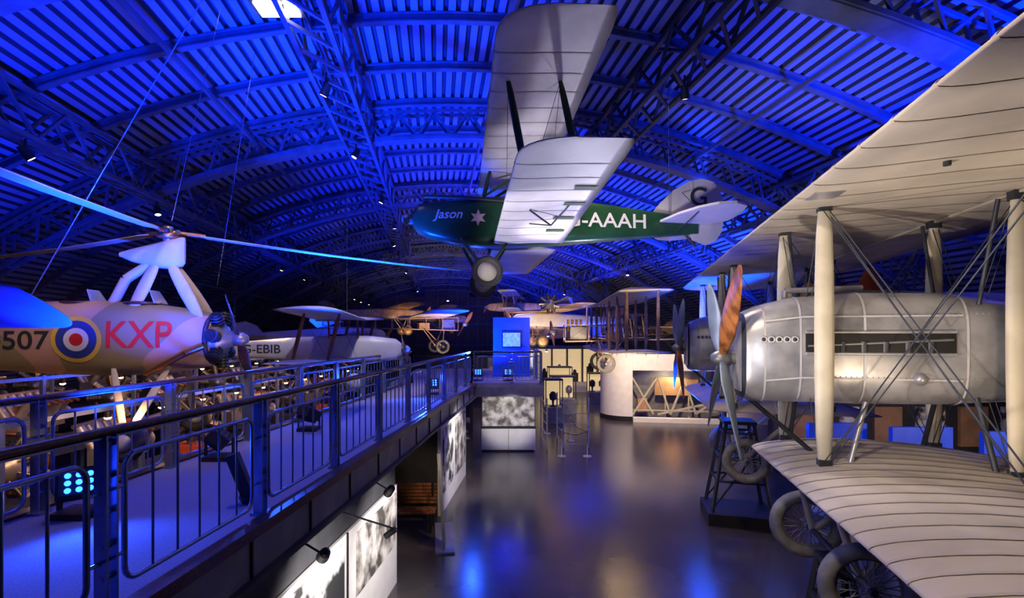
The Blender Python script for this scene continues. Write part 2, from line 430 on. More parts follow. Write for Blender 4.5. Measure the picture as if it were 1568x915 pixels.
def spotl(p,d,m=None,name='spotlight'):
    b=B(); p=V(p); d=V(d).normalized()
    b.tube(p-d*.13,p+d*.13,.055,black,r2=.07,n=14); b.tube(p,p+V((-.2,0,.12)),.012,black)
    b.tube(p-d*.13,p-d*.19,.055,black,r2=.03,n=14)
    if m: b.rev(p+d*.13,d,[(0,.055),(.004,.05),(.006,0)],m,14)
    b.build(name)
spotl((rx(3.6)+.42,3.6,ZD-.62),(.6,-.6,.1),gloww)
for y in(5.1,7.2): spotl((rx(y)+.3,y,ZD-.62),(-.35,.75,-.5))
b=B()
for y in(3.4,6.0): b.path([(rx(y)+.1,y,ZD-.5),(rx(y)+.75,y+.1,ZD-.75)],.012,black); b.tube((rx(y)+.75,y+.1,ZD-.75),(rx(y)+.62,y+.12,ZD-.85),.04,black,n=10)
b.build('picture_light')
# ------------------------------------------------------------------ kiosk
b=B()
b.box((.97,19.2,.47),(2.08,1.1,.82),white); b.box((.97,19.2,.03),(2.0,1.0,.06),black); b.box((.97,18.64,.47),(.015,.02,.82),dark)
b.box((.97,19.2,.91),(2.12,1.14,.06),black); b.box((.97,19.2,1.66),(2.08,1.0,1.42),dark); b.box((.97,18.69,1.62),(2.02,.03,1.3),photo2)
b.build('photo_kiosk')
b=B(); b.box((1.15,19.8,ZD+1.25),(1.5,.14,2.3),bluep); b.box((1.15,19.7,ZD+1.5),(.8,.08,.7),black); b.box((1.15,19.65,ZD+1.5),(.7,.02,.55),M('screen_face',(.1,.2,.8),.3,emit=(.2,.35,1),estr=1.0,var=.8,scale=6))
b.box((1.15,19.8,ZD+.05),(1.5,.5,.1),bluep); b.build('information_screen')
b=B()
for x,y in((2.9,17.9),(3.85,17.9),(3.7,20.5),(2.9,22)):
    b.rev((x,y,0),(0,0,1),[(0,.17),(.02,.17),(.04,.04),(.04,.02),(.95,.02),(.95,.035),(1.0,.035),(1.02,.0)],tape,16)
b.path([(2.9,17.9,.9),(3.4,17.9,.78),(3.85,17.9,.9)],.012,black); b.path([(3.85,17.9,.9),(3.78,19.3,.76),(3.7,20.5,.9)],.012,black)
b.build('rope_barrier')
b=B()
for x,y in((3.2,19.3),(3.2,21),(4.2,19.3),(2.5,19.0),(2.5,21)): b.tube((x,y,0),(x,y,2.0),.03,tape,n=8)
for z in(.15,.55,.95,1.35,1.75):
    b.tube((3.2,19.3,z),(3.2,21,z),.012,tape); b.tube((3.2,19.3,z),(4.2,19.3,z),.012,tape); b.tube((2.5,19,z),(2.5,21,z),.012,tape)
b.build('metal_barrier_frame')
# ------------------------------------------------------------------ curved exhibit wall with open case
b=B()
def wallstrip(b,pts,z0,z1,m,t=.12):
    for p,q in zip(pts,pts[1:]): b.beam(V((p.x,p.y,(z0+z1)/2)),V((q.x,q.y,(z0+z1)/2)),t,z1-z0,m)
CX,CY,CR=7.75,26.45,1.35
P=[V((CX+CR*math.cos(math.radians(180+k*3)),CY+CR*math.sin(math.radians(180+k*3)),0)) for k in range(31)]
rings=[]
for p in P:
    n=(p-V((CX,CY,0))).normalized(); rings.append([p+V((0,0,.25)),p+V((0,0,3.5)),p-n*.12+V((0,0,3.5)),p-n*.12+V((0,0,.25))])
b.loft(rings,white,sm=False); wallstrip(b,P,0,.25,black,.06)
E=[V((7.75,25.1,0)),V((12.4,24.4,0))]
wallstrip(b,E,2.65,3.5,white); wallstrip(b,E,0,.22,white,.4); wallstrip(b,[V((12.3,24.4,0)),V((16,24.0,0))],0,3.5,white)
wallstrip(b,[V((7.6,27.0,0)),V((12.8,26.2,0))],0,3.0,greyp)
b.build('exhibition_surround')
b=B()
o=V((7.95,25.75,0)); dx=V((4.2,-.65,0))
def q(u,z,dy=0): return o+dx*u+V((0,dy,z))
b.beam(q(0,.5),q(1,.5),.07,.07,cream2)
for a_,c_ in(((0,.25),(.3,2.3)),((.3,2.3),(.45,.3)),((.45,.3),(.62,2.1)),((.62,2.1),(.75,.35)),((.0,2.2),(.25,.3)),((.75,.35),(1,1.2)),((.3,.3),(1,1.0))):
    b.beam(q(*a_),q(*c_),.09,.09,cream2)
b.box(q(.55,1.75,.35),(2.2,.1,.95),brown,Matrix.Rotation(-.16,3,'Z')); b.box(q(.12,.75,.15),(.5,.3,.7),brown); b.box(q(.5,.02,.0),(4,.5,.04),greyp)
b.beam(q(.42,0,.35),q(.42,1.4,.35),.06,.06,cream2,up=(0,1,0)); b.beam(q(.7,0,.35),q(.7,1.4,.35),.06,.06,cream2,up=(0,1,0))
b.build('glider_frame_exhibit')
b=B(); b.box((6.6,38.5,1.7),(5.6,.3,3.4),casel); b.box((6.6,38.2,.4),(5.6,.6,.8),white)
for x in(4.2,5.4,6.6,7.8,9): b.box((x,38.2,1.7),(.1,.5,3.4),dsteel)
for x,z,c in((4.8,1.2,black),(6,1.5,brown),(7.2,1.1,dsteel),(8.4,1.6,black)): b.box((x,38.1,z),(.5,.3,.8),c); b.rev((x,38.1,z+.4),(0,0,1),[(0,.15),(.2,.12),(.3,0)],c,12)
b.box((6.6,38.3,3.5),(5.8,.8,.25),dsteel); b.build('display_cabinet')
def case(x,y,w,d,h,it):
    b=B(); b.box((x,y,.4),(w,d,.8),greyp); b.box((x,y,h),(w,d,.08),dsteel); b.box((x,y+d/2-.03,.8+(h-.8)/2),(w-.1,.04,h-.85),casel)
    for sx in(-1,1):
        for sy in(-1,1): b.box((x+sx*(w/2-.03),y+sy*(d/2-.03),.8+(h-.8)/2),(.05,.05,h-.8),dsteel)
    for k in range(it):
        xx=x-w/2+w*(k+.5)/it; m=random.choice((brown,dsteel,redo,alu,black)); b.rev((xx,y,.8),(0,0,1),[(0,.18),(.04,.18),(.05,.05),(.3,.06),(.35,.17),(.6,.2),(.75,.1),(.78,0)],m,14)
    b.build('glass_display_case')
case(10.6,34,1.7,1.2,2.4,2); case(4.6,28,1.4,.9,2.1,2); case(5.2,33,1.6,1,2.3,3); case(3.6,25.0,.9,.9,2.2,1); case(7.4,31.5,1.2,.8,2.0,2)
b=B(); b.box((-2.2,30,1.6),(5,.4,3.2),dark); b.box((-.6,29.7,1.7),(1.4,.1,1.4),photo); b.box((1.2,31,1.5),(2,.3,3.0),greyp); b.box((1.2,30.8,1.7),(1.5,.1,1.5),photo2); b.build('exhibition_partition')
b=B()
for k in range(4):
    x=9.2+k*1.7; y=12.6-k*.55
    b.box((x,y,1.15),(1.5,.12,2.1),bluep); b.box((x,y-.5,.2),(1.6,1.0,.4),white)
    b.box((x,y-.5,.45),(1.55,.95,.06),casel)
b.build('blue_display_board')
b=B(); b.box((14,16,1.3),(9,.3,2.6),dark); 
for k in range(6): b.box((10.4+k*1.4,15.8,1.5),(.9,.1,1.3),photo if k%2 else brown)
b.build('exhibition_panel')

# ------------------------------------------------------------------ twin engine biplane
vm=pose((3.59,5.83,0),163.74)
vimy=empty('twin_engine_biplane_bomber',vm)
b=B()
wing(b,-11.5,5.2,0,3.25,6.02,0,cream,t=.055,cam=.03,tip0=1.6,tip1=1.6,dy=.36,tapes=ctape,tstep=.5)
b.build('upper_wing',vimy)
b=B()
wing(b,-1.75,5.2,0,3.25,2.83,0,cream,t=.06,cam=.035,tip0=.35,tip1=1.6,dy=.03,tapes=ctape,tstep=.27,sag=.08)
b.build('lower_wing_port',vimy)
b=B(); wing(b,-11.0,-4.9,0,3.25,2.83,0,cream,t=.06,cam=.035,tip0=1.6,tip1=.3,dy=.3,tapes=ctape,tstep=.5); b.build('lower_wing_starboard',vimy)
b=B()
for x in(-.45,-2.25): b.beam((x,-11,6.03),(x,4.8,6.03),.05,.03,ctape)
b.box((-.25,.6,6.0),(.28,.3,.03),alu); b.tube((-.9,1.4,6.02),(-.9,1.4,5.98),.03,dsteel)
b.build('wing_spars',vimy)
b=B()
for y in(3.9,0,-1.47,-4.9,-6.2,-9.2):
    for x in(-.45,-2.25):
        strut(b,(x,y,2.9),(x,y,6.06),.105 if y>-2 else .1,cream2,.62)
        for z in(2.98,6.0): b.box((x,y,z),(.13,.11,.10),dsteel)
b.build('interplane_struts',vimy)
b=B()
def wire(p,q_,r=.006): b.tube(p,q_,r,dsteel,n=5,cap=False)
st=[3.9,0,-1.47,-4.9,-6.2,-9.2]
for x in(-.45,-2.25):
    for a_,c_ in zip(st,st[1:]):
        for e in(-.03,.03):
            wire((x+e,a_,2.95),(x+e,c_,6.0)); wire((x+e,a_,6.0),(x+e,c_,2.95))
for y in st: wire((-.45,y,2.95),(-2.25,y,6.0)); wire((-.45,y,6),(-2.25,y,2.95))
b.build('bracing_wires',vimy)
def nacelle(yc,nm):
    b=B()
    secs=[(.34,.62,.98,4.22),(.30,.80,1.14,4.22),(.22,.88,1.22,4.23),(.0,.94,1.30,4.27),(-.3,1.0,1.36,4.31),(-1.0,1.02,1.40,4.33),(-1.8,1.0,1.36,4.33),(-2.5,.9,1.18,4.30),(-3.3,.68,.90,4.27),(-4.1,.42,.58,4.25),(-4.7,.15,.24,4.22),(-4.8,.05,.08,4.22)]
    E=3.6
    rings=[ring(x,yc,z,w,h,40,E) for x,w,h,z in secs]
    b.loft(rings[1:],alu); b.loft(rings[:2],dsteel)
    b.build(nm+'_body',vimy)
    b=B()
    for k in range(12): b.box((.35,yc-.3+k*.055,4.22),(.02,.02,.92),alu)
    for x,w,h,z in((.10,.915,1.27,4.255),(-.28,1.0,1.36,4.31),(-.95,1.02,1.40,4.33),(-1.95,.985,1.33,4.32),(-2.5,.9,1.18,4.30)):
        b.loft([ring(x-.012,yc,z,w+.014,h+.014,40,E),ring(x+.012,yc,z,w+.014,h+.014,40,E)],tape,cap=False)
    for s_ in(-1,1):
        for zo in(-.35,.40):
            b.beam((.1,yc+s_*.462,4.27+zo),(-.3,yc+s_*.502,4.32+zo),.012,.02,tape); b.beam((-.3,yc+s_*.502,4.32+zo),(-1.9,yc+s_*.498,4.32+zo),.012,.02,tape)
        for i in range(34):
            x=-.32-i*.055
            for zo in(-.33,.42): b.rev((x,yc+s_*.503,4.32+zo),(0,s_,0),[(0,.007),(.006,.004)],alu,5)
        b.box((-1.08,yc+s_*.497,4.40),(1.5,.05,.25),black)  # black patch stands in for the shaded recess of the engine slot
        b.tube((-.33,yc+s_*.53,4.53),(-1.83,yc+s_*.52,4.53),.018,alu); b.tube((-.33,yc+s_*.53,4.27),(-1.83,yc+s_*.52,4.27),.018,alu)
        for k in range(6): b.tube((-.5-k*.22,yc+s_*.49,4.28),(-.5-k*.22,yc+s_*.50,4.42),.045,dsteel,n=10)
        b.tube((-.35,yc+s_*.525,4.36),(-1.8,yc+s_*.525,4.44),.014,enggrey)
        for k in range(5):
            b.torus((.12-k*.085,yc+s_*(.470+k*.007),4.44),(0,1,0),.034,.012,tape,n=14,k=6); b.rev((.12-k*.085,yc+s_*(.462+k*.007),4.44),(0,s_,0),[(0,.03),(.012,.03),(.013,0)],dsteel,12)
        b.rev((-1.5,yc+s_*.49,3.98),(0,s_,0),[(0,.08),(.05,.06),(.08,.03),(.08,0)],alu,14)
    for x in(-.5,-2.1):
        for s_ in(-1,1):
            b.tube((x,yc+s_*.35,3.8),(x,yc+s_*.7,2.92),.03,dsteel); b.tube((x,yc+s_*.4,4.85),(x,yc+s_*.7,5.98),.022,dsteel)
    b.tube((.2,yc,3.65),(-.6,yc,2.92),.03,dsteel); b.tube((-1,yc+.4,3.68),(-.75,yc+.62,2.95),.03,alu)
    b.path([(-.3,yc-.2,4.98),(-.3,yc-.2,5.1),(-1.2,yc-.2,5.12)],.04,alu)
    b.build(nm+'_fittings',vimy)
    b=B(); b.tube((.3,yc,4.18),(.55,yc,4.18),.09,enggrey,n=14)
    prop(b,(.52,yc,4.18),(1,0,0),1.6,4,[gblade,gblade,owood,gblade] if nm[0]=='f' else [gblade,owood,gblade,gblade],45,.13,mt=cream2)
    b.build(nm+'_propeller',vimy)
nacelle(-.735,'near_engine_nacelle'); nacelle(-6.35,'far_engine_nacelle')
b=B()
b.loft([ring(x,-3.6,z,w,h,28,3.4) for x,w,h,z in((-.5,.3,.5,4.2),(-.7,.75,1.0,4.3),(-1.2,1.1,1.5,4.4),(-2,1.2,1.7,4.45),(-4,1.15,1.6,4.4),(-8,.7,.95,4.35),(-10.3,.2,.5,4.45))],cream)
b.build('fuselage',vimy)
b=B()
for s_ in(-1.3,1.3): 
    wing_p=[V((-9.2-.6*math.cos(t)*1.3,-3.5+s_,4.9+1.1*math.sin(t))) for t in [2*math.pi*i/24 for i in range(24)]]
    b.loft([[p+V((0,-.03,0)) for p in wing_p],[p+V((0,.03,0)) for p in wing_p]],redo)
wing(b,-6,-1,-8.4,1.8,5.1,0,cream,t=.05,tip0=.6,tip1=.6); wing(b,-6,-1,-8.4,1.8,3.9,0,cream,t=.05,tip0=.6,tip1=.6)
b.build('tail_unit',vimy)
b=B(); b.rev((-2.5,-3.9,5.25),(0,0,1),[(0,.22),(.1,.2),(.3,.12),(.5,.02)],redo,16); b.rev((-1.4,-3.5,5.15),(0,0,1),[(0,.14),(.2,.12),(.3,0.04),(.31,0)],lwood,14); b.build('cockpit_fittings',vimy)
b=B()
GX,GZ=-.80,1.68
for y0 in(-.735,-6.35):
    for s_ in(-.95,.95):
        wheel(b,(GX,y0+s_,GZ),(0,1,0),.50,gtyre,enggrey,.09,spokes=32,sr=.007)
        for x in(-.5,-2.1): b.tube((x,y0+s_*.6,2.86),(GX,y0+s_*.75,GZ),.045,cream2,n=10)
    b.tube((GX,y0-1.1,GZ),(GX,y0+1.1,GZ),.04,dsteel,n=10)
b.build('landing_gear',vimy)
def trestle(x,y,zt,nm,w=.75,rot=.28):
    b=B(); R=Matrix.Rotation(-rot,3,'Z'); o=V((x,y,0))
    def p(a,c,z): return o+R@V((a,c,0))+V((0,0,z))
    b.box(o+V((0,0,.14)),(w*2,w*1.7,.28),black,R)
    for a in(-1,1):
        for c in(-1,1): b.beam(p(a*w*.85,c*w*.65,.28),p(a*w*.4,c*w*.35,zt),.06,.06,dsteel)
    for f in(.35,.62,.9):
        aa=w*(.85-.45*f); cc=w*(.65-.3*f); z=.28+(zt-.28)*f
        for s_ in(-1,1): b.beam(p(-aa,s_*cc,z),p(aa,s_*cc,z),.05,.05,dsteel); b.beam(p(s_*aa,-cc,z),p(s_*aa,cc,z),.05,.05,dsteel)
    for s_ in(-1,1): b.beam(p(-w*.8,s_*w*.62,.4),p(w*.5,s_*w*.4,zt*.75),.035,.035,dsteel)
    b.box(p(0,0,zt+.04),(w*.95,w*.85,.08),dsteel,R); b.build(nm)
trestle(6.2,11.8,2.35,'support_trestle'); trestle(4.56,6.3,1.54,'support_trestle',.36)

# ------------------------------------------------------------------ hanging biplane (green)
mm=pose((-1.47,9.9,6.85),183.15,0,3)
moth=empty('hanging_biplane',mm)
b=B()
sec=[(-.02,.16,.22,.02,2),(-.07,.32,.46,.02,2.2),(-.16,.42,.62,.01,2.6),(-.4,.5,.76,-.02,3),(-.9,.58,.92,-.06,3.4),(-1.4,.64,1.0,-.06,4),(-2.2,.66,1.0,-.03,5),(-3.2,.60,.88,-.03,5),(-4.05,.46,.72,-.03,5),(-5.25,.26,.48,-.05,5),(-6.0,.10,.34,-.06,4)]
b.loft([ring(x,0,z,w,h,32,e) for x,w,h,z,e in sec],green); mbv=b.bvh(); b.build('fuselage',moth)
b=B()
for x in(-2.25,-3.15):
    b.loft([ring(x-.3,0,.45,.44,.06,20),ring(x+.3,0,.45,.44,.06,20)],black)
    b.loft([[V((x+.32,-.22,.45)),V((x+.32,.22,.45)),V((x+.28,.22,.46)),V((x+.28,-.22,.46))],[V((x+.22,-.17,.7)),V((x+.22,.17,.7)),V((x+.20,.17,.7)),V((x+.2,-.17,.7))]],glass,sm=False)
for k in range(4):
    x=-.3-k*.17; b.tube((x,0,.3),(x,0,.56),.05,enggrey,n=12)
    for j in range(4): b.tube((x,0,.36+j*.045),(x,0,.372+j*.045),.075,enggrey,n=12)
b.path([(-.25,.2,.42),(-1.1,.29,.38),(-2.6,.37,.25),(-3.2,.36,.15)],.035,dsteel,10)
b.build('engine_and_cockpits',moth)
b=B(); wing(b,-4.55,4.6,-1.40,1.42,.93,3,silver,t=.09,cam=.03,tip0=.55,tip1=.55,dy=.35,tipf=.5,tapes=tape,tstep=.42)
b.build('upper_wing',moth)
b=B(); wing(b,.3,4.45,-1.66,1.38,-.54,3,silver,t=.09,cam=.03,tip1=.55,dy=.35,tipf=.5,tapes=tape,tstep=.42); lwb=b.bvh(); b.build('lower_wing_port',moth)
b=B(); wing(b,-4.45,-.3,-1.66,1.38,-.54,3,silver,t=.09,cam=.03,tip0=.55,dy=.35,tipf=.5); b.build('lower_wing_starboard',moth)
b=B()
tn=math.tan(math.radians(3))
for s_ in(-1,1):
    y=3.2*s_
    for xu,xl in((-1.65,-1.9),(-2.4,-2.68)):
        strut(b,(xl,y,-.48+3.2*tn),(xu,y,.93+3.2*tn),.055,dgreen,.5)
    strut(b,(-1.45,.28*s_,.4),(-1.6,.32*s_,.95),.035,dgreen); strut(b,(-2.1,.28*s_,.4),(-2.3,.32*s_,.95),.035,dgreen); strut(b,(-1.45,.28*s_,.4),(-2.3,.32*s_,.95),.03,dgreen)
b.build('interplane_struts',moth)
b=B()
for s_ in(-1,1):
    for xu,xl in((-1.65,-1.9),(-2.4,-2.68)):
        b.tube((xl,.35*s_,-.5),(xu,3.2*s_,.93+3.2*tn),.004,dsteel,n=4,cap=False); b.tube((xu,.3*s_,.93),(xl,3.2*s_,-.45+3.2*tn),.004,dsteel,n=4,cap=False)
b.tube((-1.95,3.2,-.4),(-2.4,3.2,1.1),.004,dsteel,n=4)
b.build('bracing_wires',moth)
b=B()
for s_ in(-1,1):
    wheel(b,(-1.5,.78*s_,-1.2),(0,1,0),.30,rubber,cream2,.06)
    for x in(-1.0,-2.0): strut(b,(x,.25*s_,-.42),(-1.5,.68*s_,-1.2),.035,green)
b.tube((-1.5,-.8,-1.2),(-1.5,.8,-1.2),.025,dsteel)
b.tube((-5.7,0,-.2),(-5.95,0,-.5),.025,dsteel)
b.build('undercarriage',moth)
b=B()
def plate(pts,t,m,ax):
    a=V(ax); b.loft([[V(p)-a*t/2 for p in pts],[V(p)+a*t/2 for p in pts]],m,sm=False)
TX,TZ=.62,-.16
plate([(x+TX,0,z+TZ) for x,z in((-5.55,.2),(-5.75,.5),(-6.1,.85),(-6.45,1.05),(-6.75,1.12),(-7.0,1.05),(-7.15,.8),(-7.2,.35),(-7.15,0),(-7.0,-.22),(-6.8,-.3),(-6.5,-.2),(-6.4,.1))],.05,silver,(0,1,0))
b.beam((-6.52+TX,0,-.25),(-6.52+TX,0,.88),.02,.07,silver,up=(0,1,0))
tp=[(-5.75,.1),(-5.9,.7),(-6.1,1.1),(-6.35,1.35),(-6.65,1.42),(-6.95,1.25),(-7.1,.8),(-7.12,.3),(-6.9,.1)]
plate([(x+TX,y,.0) for x,y in tp]+[(x+TX,-y,.0) for x,y in tp[::-1]],.045,silver,(0,0,1))
b.tube((-6.2+TX,.9,-.02),(-6.1+TX,.05,-.25),.012,dsteel); b.tube((-6.2+TX,-.9,-.02),(-6.1+TX,-.05,-.25),.012,dsteel); b.tube((-6.2+TX,.9,.0),(-6.3+TX,.03,.65),.006,dsteel)
b.build('tail_unit',moth)
b=B(); prop(b,(.06,0,.02),(1,0,0),.98,2,owood,20,.08); b.build('propeller',moth)
vs,fs=textgeo('G-AAAH',.42); decal(vs,fs,mbv,lambda v:V((-3.98-v.x*1.1,0,-.04+v.y)),(0,-1,0),wht,'registration_lettering',moth)
vs,fs=textgeo('G',.55); decal(vs,fs,None,lambda v:V((-6.03-v.x,.04,.54+v.y)),(0,-1,0),dkt,'fin_letter',moth)
vs,fs=textgeo('Jason',.26); decal([V((v.x+v.y*.3,v.y,0)) for v in vs],fs,mbv,lambda v:V((-.78-v.x,0,.04+v.y)),(0,-1,0),wht,'name_lettering',moth)
vs=[V((0,0,0))]+[V(((.17 if i%2==0 else .08)*math.cos(math.pi*i/6+.5),(.17 if i%2==0 else .08)*math.sin(math.pi*i/6+.5),0)) for i in range(12)]
decal(vs,[(0,i+1,(i+1)%12+1) for i in range(12)],mbv,lambda v:V((-1.35-v.x,0,-.03+v.y)),(0,-1,0),M('badge_pink',(.8,.55,.45)),'star_badge',moth)
def rect(x0,x1,y0,y1,n=6):
    vs=[];fs=[]
    for i in range(n+1):
        for j in(0,1): vs.append(V((x0+(x1-x0)*i/n,(y0,y1)[j],0)))
    fs=[(2*i,2*i+1,2*i+3,2*i+2) for i in range(n)]; return vs,fs
for x0,x1,y0,y1 in((-2.62,-2.96,3.0,3.12),(-2.60,-2.94,2.38,2.5),(-2.56,-2.92,1.74,1.86),(-2.56,-2.90,1.06,1.18)):
    vs,fs=rect(x0,x1,y0,y1); decal(vs,fs,lwb,lambda v:V((v.x,v.y,-.6)),(0,0,1),dgreen,'underwing_marking',moth,off=.018)
b=B(); b.path([(-2.1,2.2,-.46),(-2.5,1.9,-.62),(-2.75,2.5,-.38)],.015,dsteel); b.path([(-2.5,1.9,-.62),(-2.2,1.5,-.48)],.012,dsteel); b.build('aileron_control_rods',moth)
# ------------------------------------------------------------------ Autogyro
am_=pose((-4.13,7.5,4.43),8,0,0)
gyro=empty('autogyro',am_)
b=B()
sec=[(.0,.62,.66,0,2),(-.05,.74,.80,0,2),(-.35,.84,.94,0,2.2),(-.9,.88,1.08,.0,2.5),(-1.6,.88,1.12,.02,2.6),(-2.4,.82,1.06,.03,2.6),(-3.4,.66,.90,.05,2.5),(-4.6,.42,.66,.08,2.4),(-5.8,.15,.34,.1,2.2)]
b.loft([ring(x,0,z,w,h,36,e) for x,w,h,z,e in sec],camo); gbv=b.bvh(); b.build('fuselage',gyro)
def proj_r(x0,z0): return lambda v:V((x0+v.x,0,z0+v.y))
for r0,r1,m,nm in((.27,.33,yel,'roundel_yellow'),(.165,.27,blue,'roundel_blue'),(.09,.165,wht,'roundel_white'),(.001,.09,red,'roundel_red')):
    vs,fs=disc(r0,r1); decal(vs,fs,gbv,proj_r(-1.70,.0),(0,1,0),m,nm,gyro)
vs,fs=textgeo('KXP',.54); decal([V((v.x*.88,v.y,0)) for v in vs],fs,gbv,proj_r(-.90,.05),(0,1,0),red,'code_letters',gyro)
vs,fs=textgeo('K4507',.36); decal([V((v.x*1.15,v.y,0)) for v in vs],fs,gbv,proj_r(-2.60,-.02),(0,1,0),dkt,'serial_number',gyro)
b=B()
b.rev((.0,0,0),(1,0,0),[(0,.30),(.1,.28),(.18,.14),(.28,.1),(.3,0)],enggrey,20)
for k in range(7):
    t=2*math.pi*k/7+.3; d=V((0,math.cos(t),math.sin(t)))
    b.tube(V((.06,0,0))+d*.12,V((.06,0,0))+d*.44,.07,black,n=10)
    for j in range(4): b.tube(V((.06,0,0))+d*(.24+j*.05),V((.06,0,0))+d*(.26+j*.05),.1,dsteel,n=10)
b.path([(-.02,-.42,-.1),(-.25,-.46,-.2),(-.8,-.42,-.5)],.045,copper,10); b.torus((-.04,0,0),(1,0,0),.36,.035,dsteel)
prop(b,(.32,0,0),(1,0,0),.85,2,wood,50,.09)
b.build('radial_engine',gyro)
b=B()
for x in(-1.05,-1.9):
    b.torus((x,0,.54),(0,0,1),.24,.025,wood,k=6); b.rev((x,0,.525),(0,0,1),[(0,.24),(.02,.22),(.03,0)],black,20)
    b.loft([[V((x+.26,-.2,.54)),V((x+.26,.2,.54)),V((x+.24,.2,.54)),V((x+.24,-.2,.54))],[V((x+.16,-.14,.74)),V((x+.16,.14,.74)),V((x+.15,.14,.74)),V((x+.15,-.14,.74))]],glass,sm=False)
b.build('cockpits',gyro)
HX=-.70
b=B(); top=V((HX-.1,0,1.15))
for p in((-1.1,-.24,.38),(-.15,-.22,.3),(-.15,.22,.3)):
    strut(b,p,top+V((.15 if p[0]>-.5 else -.05,p[1]*.2,0)),.095,cream2,.45)
b.tube((-1.42,-.12,.5),(-1.25,-.08,.9),.07,cream2,n=10); b.tube((-1.25,-.08,.9),top+V((-.15,0,.0)),.07,cream2,n=10)
b.loft([ring(x,0,z,w,h,24,2.6) for x,w,h,z in((HX-.68,.04,.06,1.28),(HX-.5,.16,.2,1.27),(HX-.2,.26,.36,1.27),(HX+.05,.24,.46,1.30),(HX+.2,.16,.46,1.34),(HX+.24,.05,.4,1.36))],cream2)
b.tube((HX,0,1.45),(HX,0,1.72),.07,enggrey,n=14); b.rev((HX,0,1.53),(0,0,1),[(0,.1),(.02,.16),(.06,.16),(.1,.08)],copper,16)
b.build('rotor_pylon',gyro)
b=B(); hub=V((HX,0,1.64))
for ang in(31,151,271):
    t=math.radians(ang); d=V((math.cos(t),math.sin(t),0)); e=V((-d.y,d.x,0))
    b.tube(hub,hub+d*.5+V((0,0,-.01)),.035,copper,n=8)
    b.tube(hub+d*.12-e*.06,hub+d*.12+e*.06,.04,dsteel)
    R=[]
    for f in(.4,.55,1.2,2.5,4,5.2,5.5,5.58):
        w=.06 if f<.5 else (.10 if f<5.3 else (.08 if f<5.52 else .03)); z=-.055*f+.006*f*f-.0
        R.append([hub+d*f+V((0,0,z))+e*math.cos(2*math.pi*i/12)*w+V((0,0,1))*math.sin(2*math.pi*i/12)*w*.16 for i in range(12)])
    b.loft(R,cream2)
b.build('rotor_blades',gyro)
b=B()
for s_ in(-1,1):
    strut(b,(-.55,.3*s_,-.4),(-.75,.95*s_,-1.25),.06,cream2); strut(b,(-1.3,.3*s_,-.4),(-.8,.95*s_,-1.25),.05,cream2)
    wheel(b,(-.75,1.05*s_,-1.35),(0,1,0),.27,rubber,silver,.08)
b.build('undercarriage',gyro)
b=B()
wing(b,-1.55,1.55,-4.55,1.15,.12,0,camo,t=.08,tip0=.4,tip1=.4,dy=.2)
plate([(-4.9,0,.2),(-5.2,0,.7),(-5.6,0,.85),(-6.0,0,.7),(-6.1,0,.1),(-5.8,0,-.1)],.05,camo,(0,1,0))
b.build('tail_unit',gyro)
b=B(); wing(b,0,6.0,.50,1.0,0,0,bluew,t=.09,tip0=.3,tip1=.3,dy=.3)
b.path([V((.3,.3,.10)),V((-.1,1.5,.11)),V((-.2,5,.11))],.015,wht,4)
b.build('hanging_wing_panel',mat=Matrix.Translation((-4.26,4.75,4.78))@Matrix.Rotation(math.radians(92),4,'Z')@Matrix.Rotation(math.radians(24),4,'Y'))
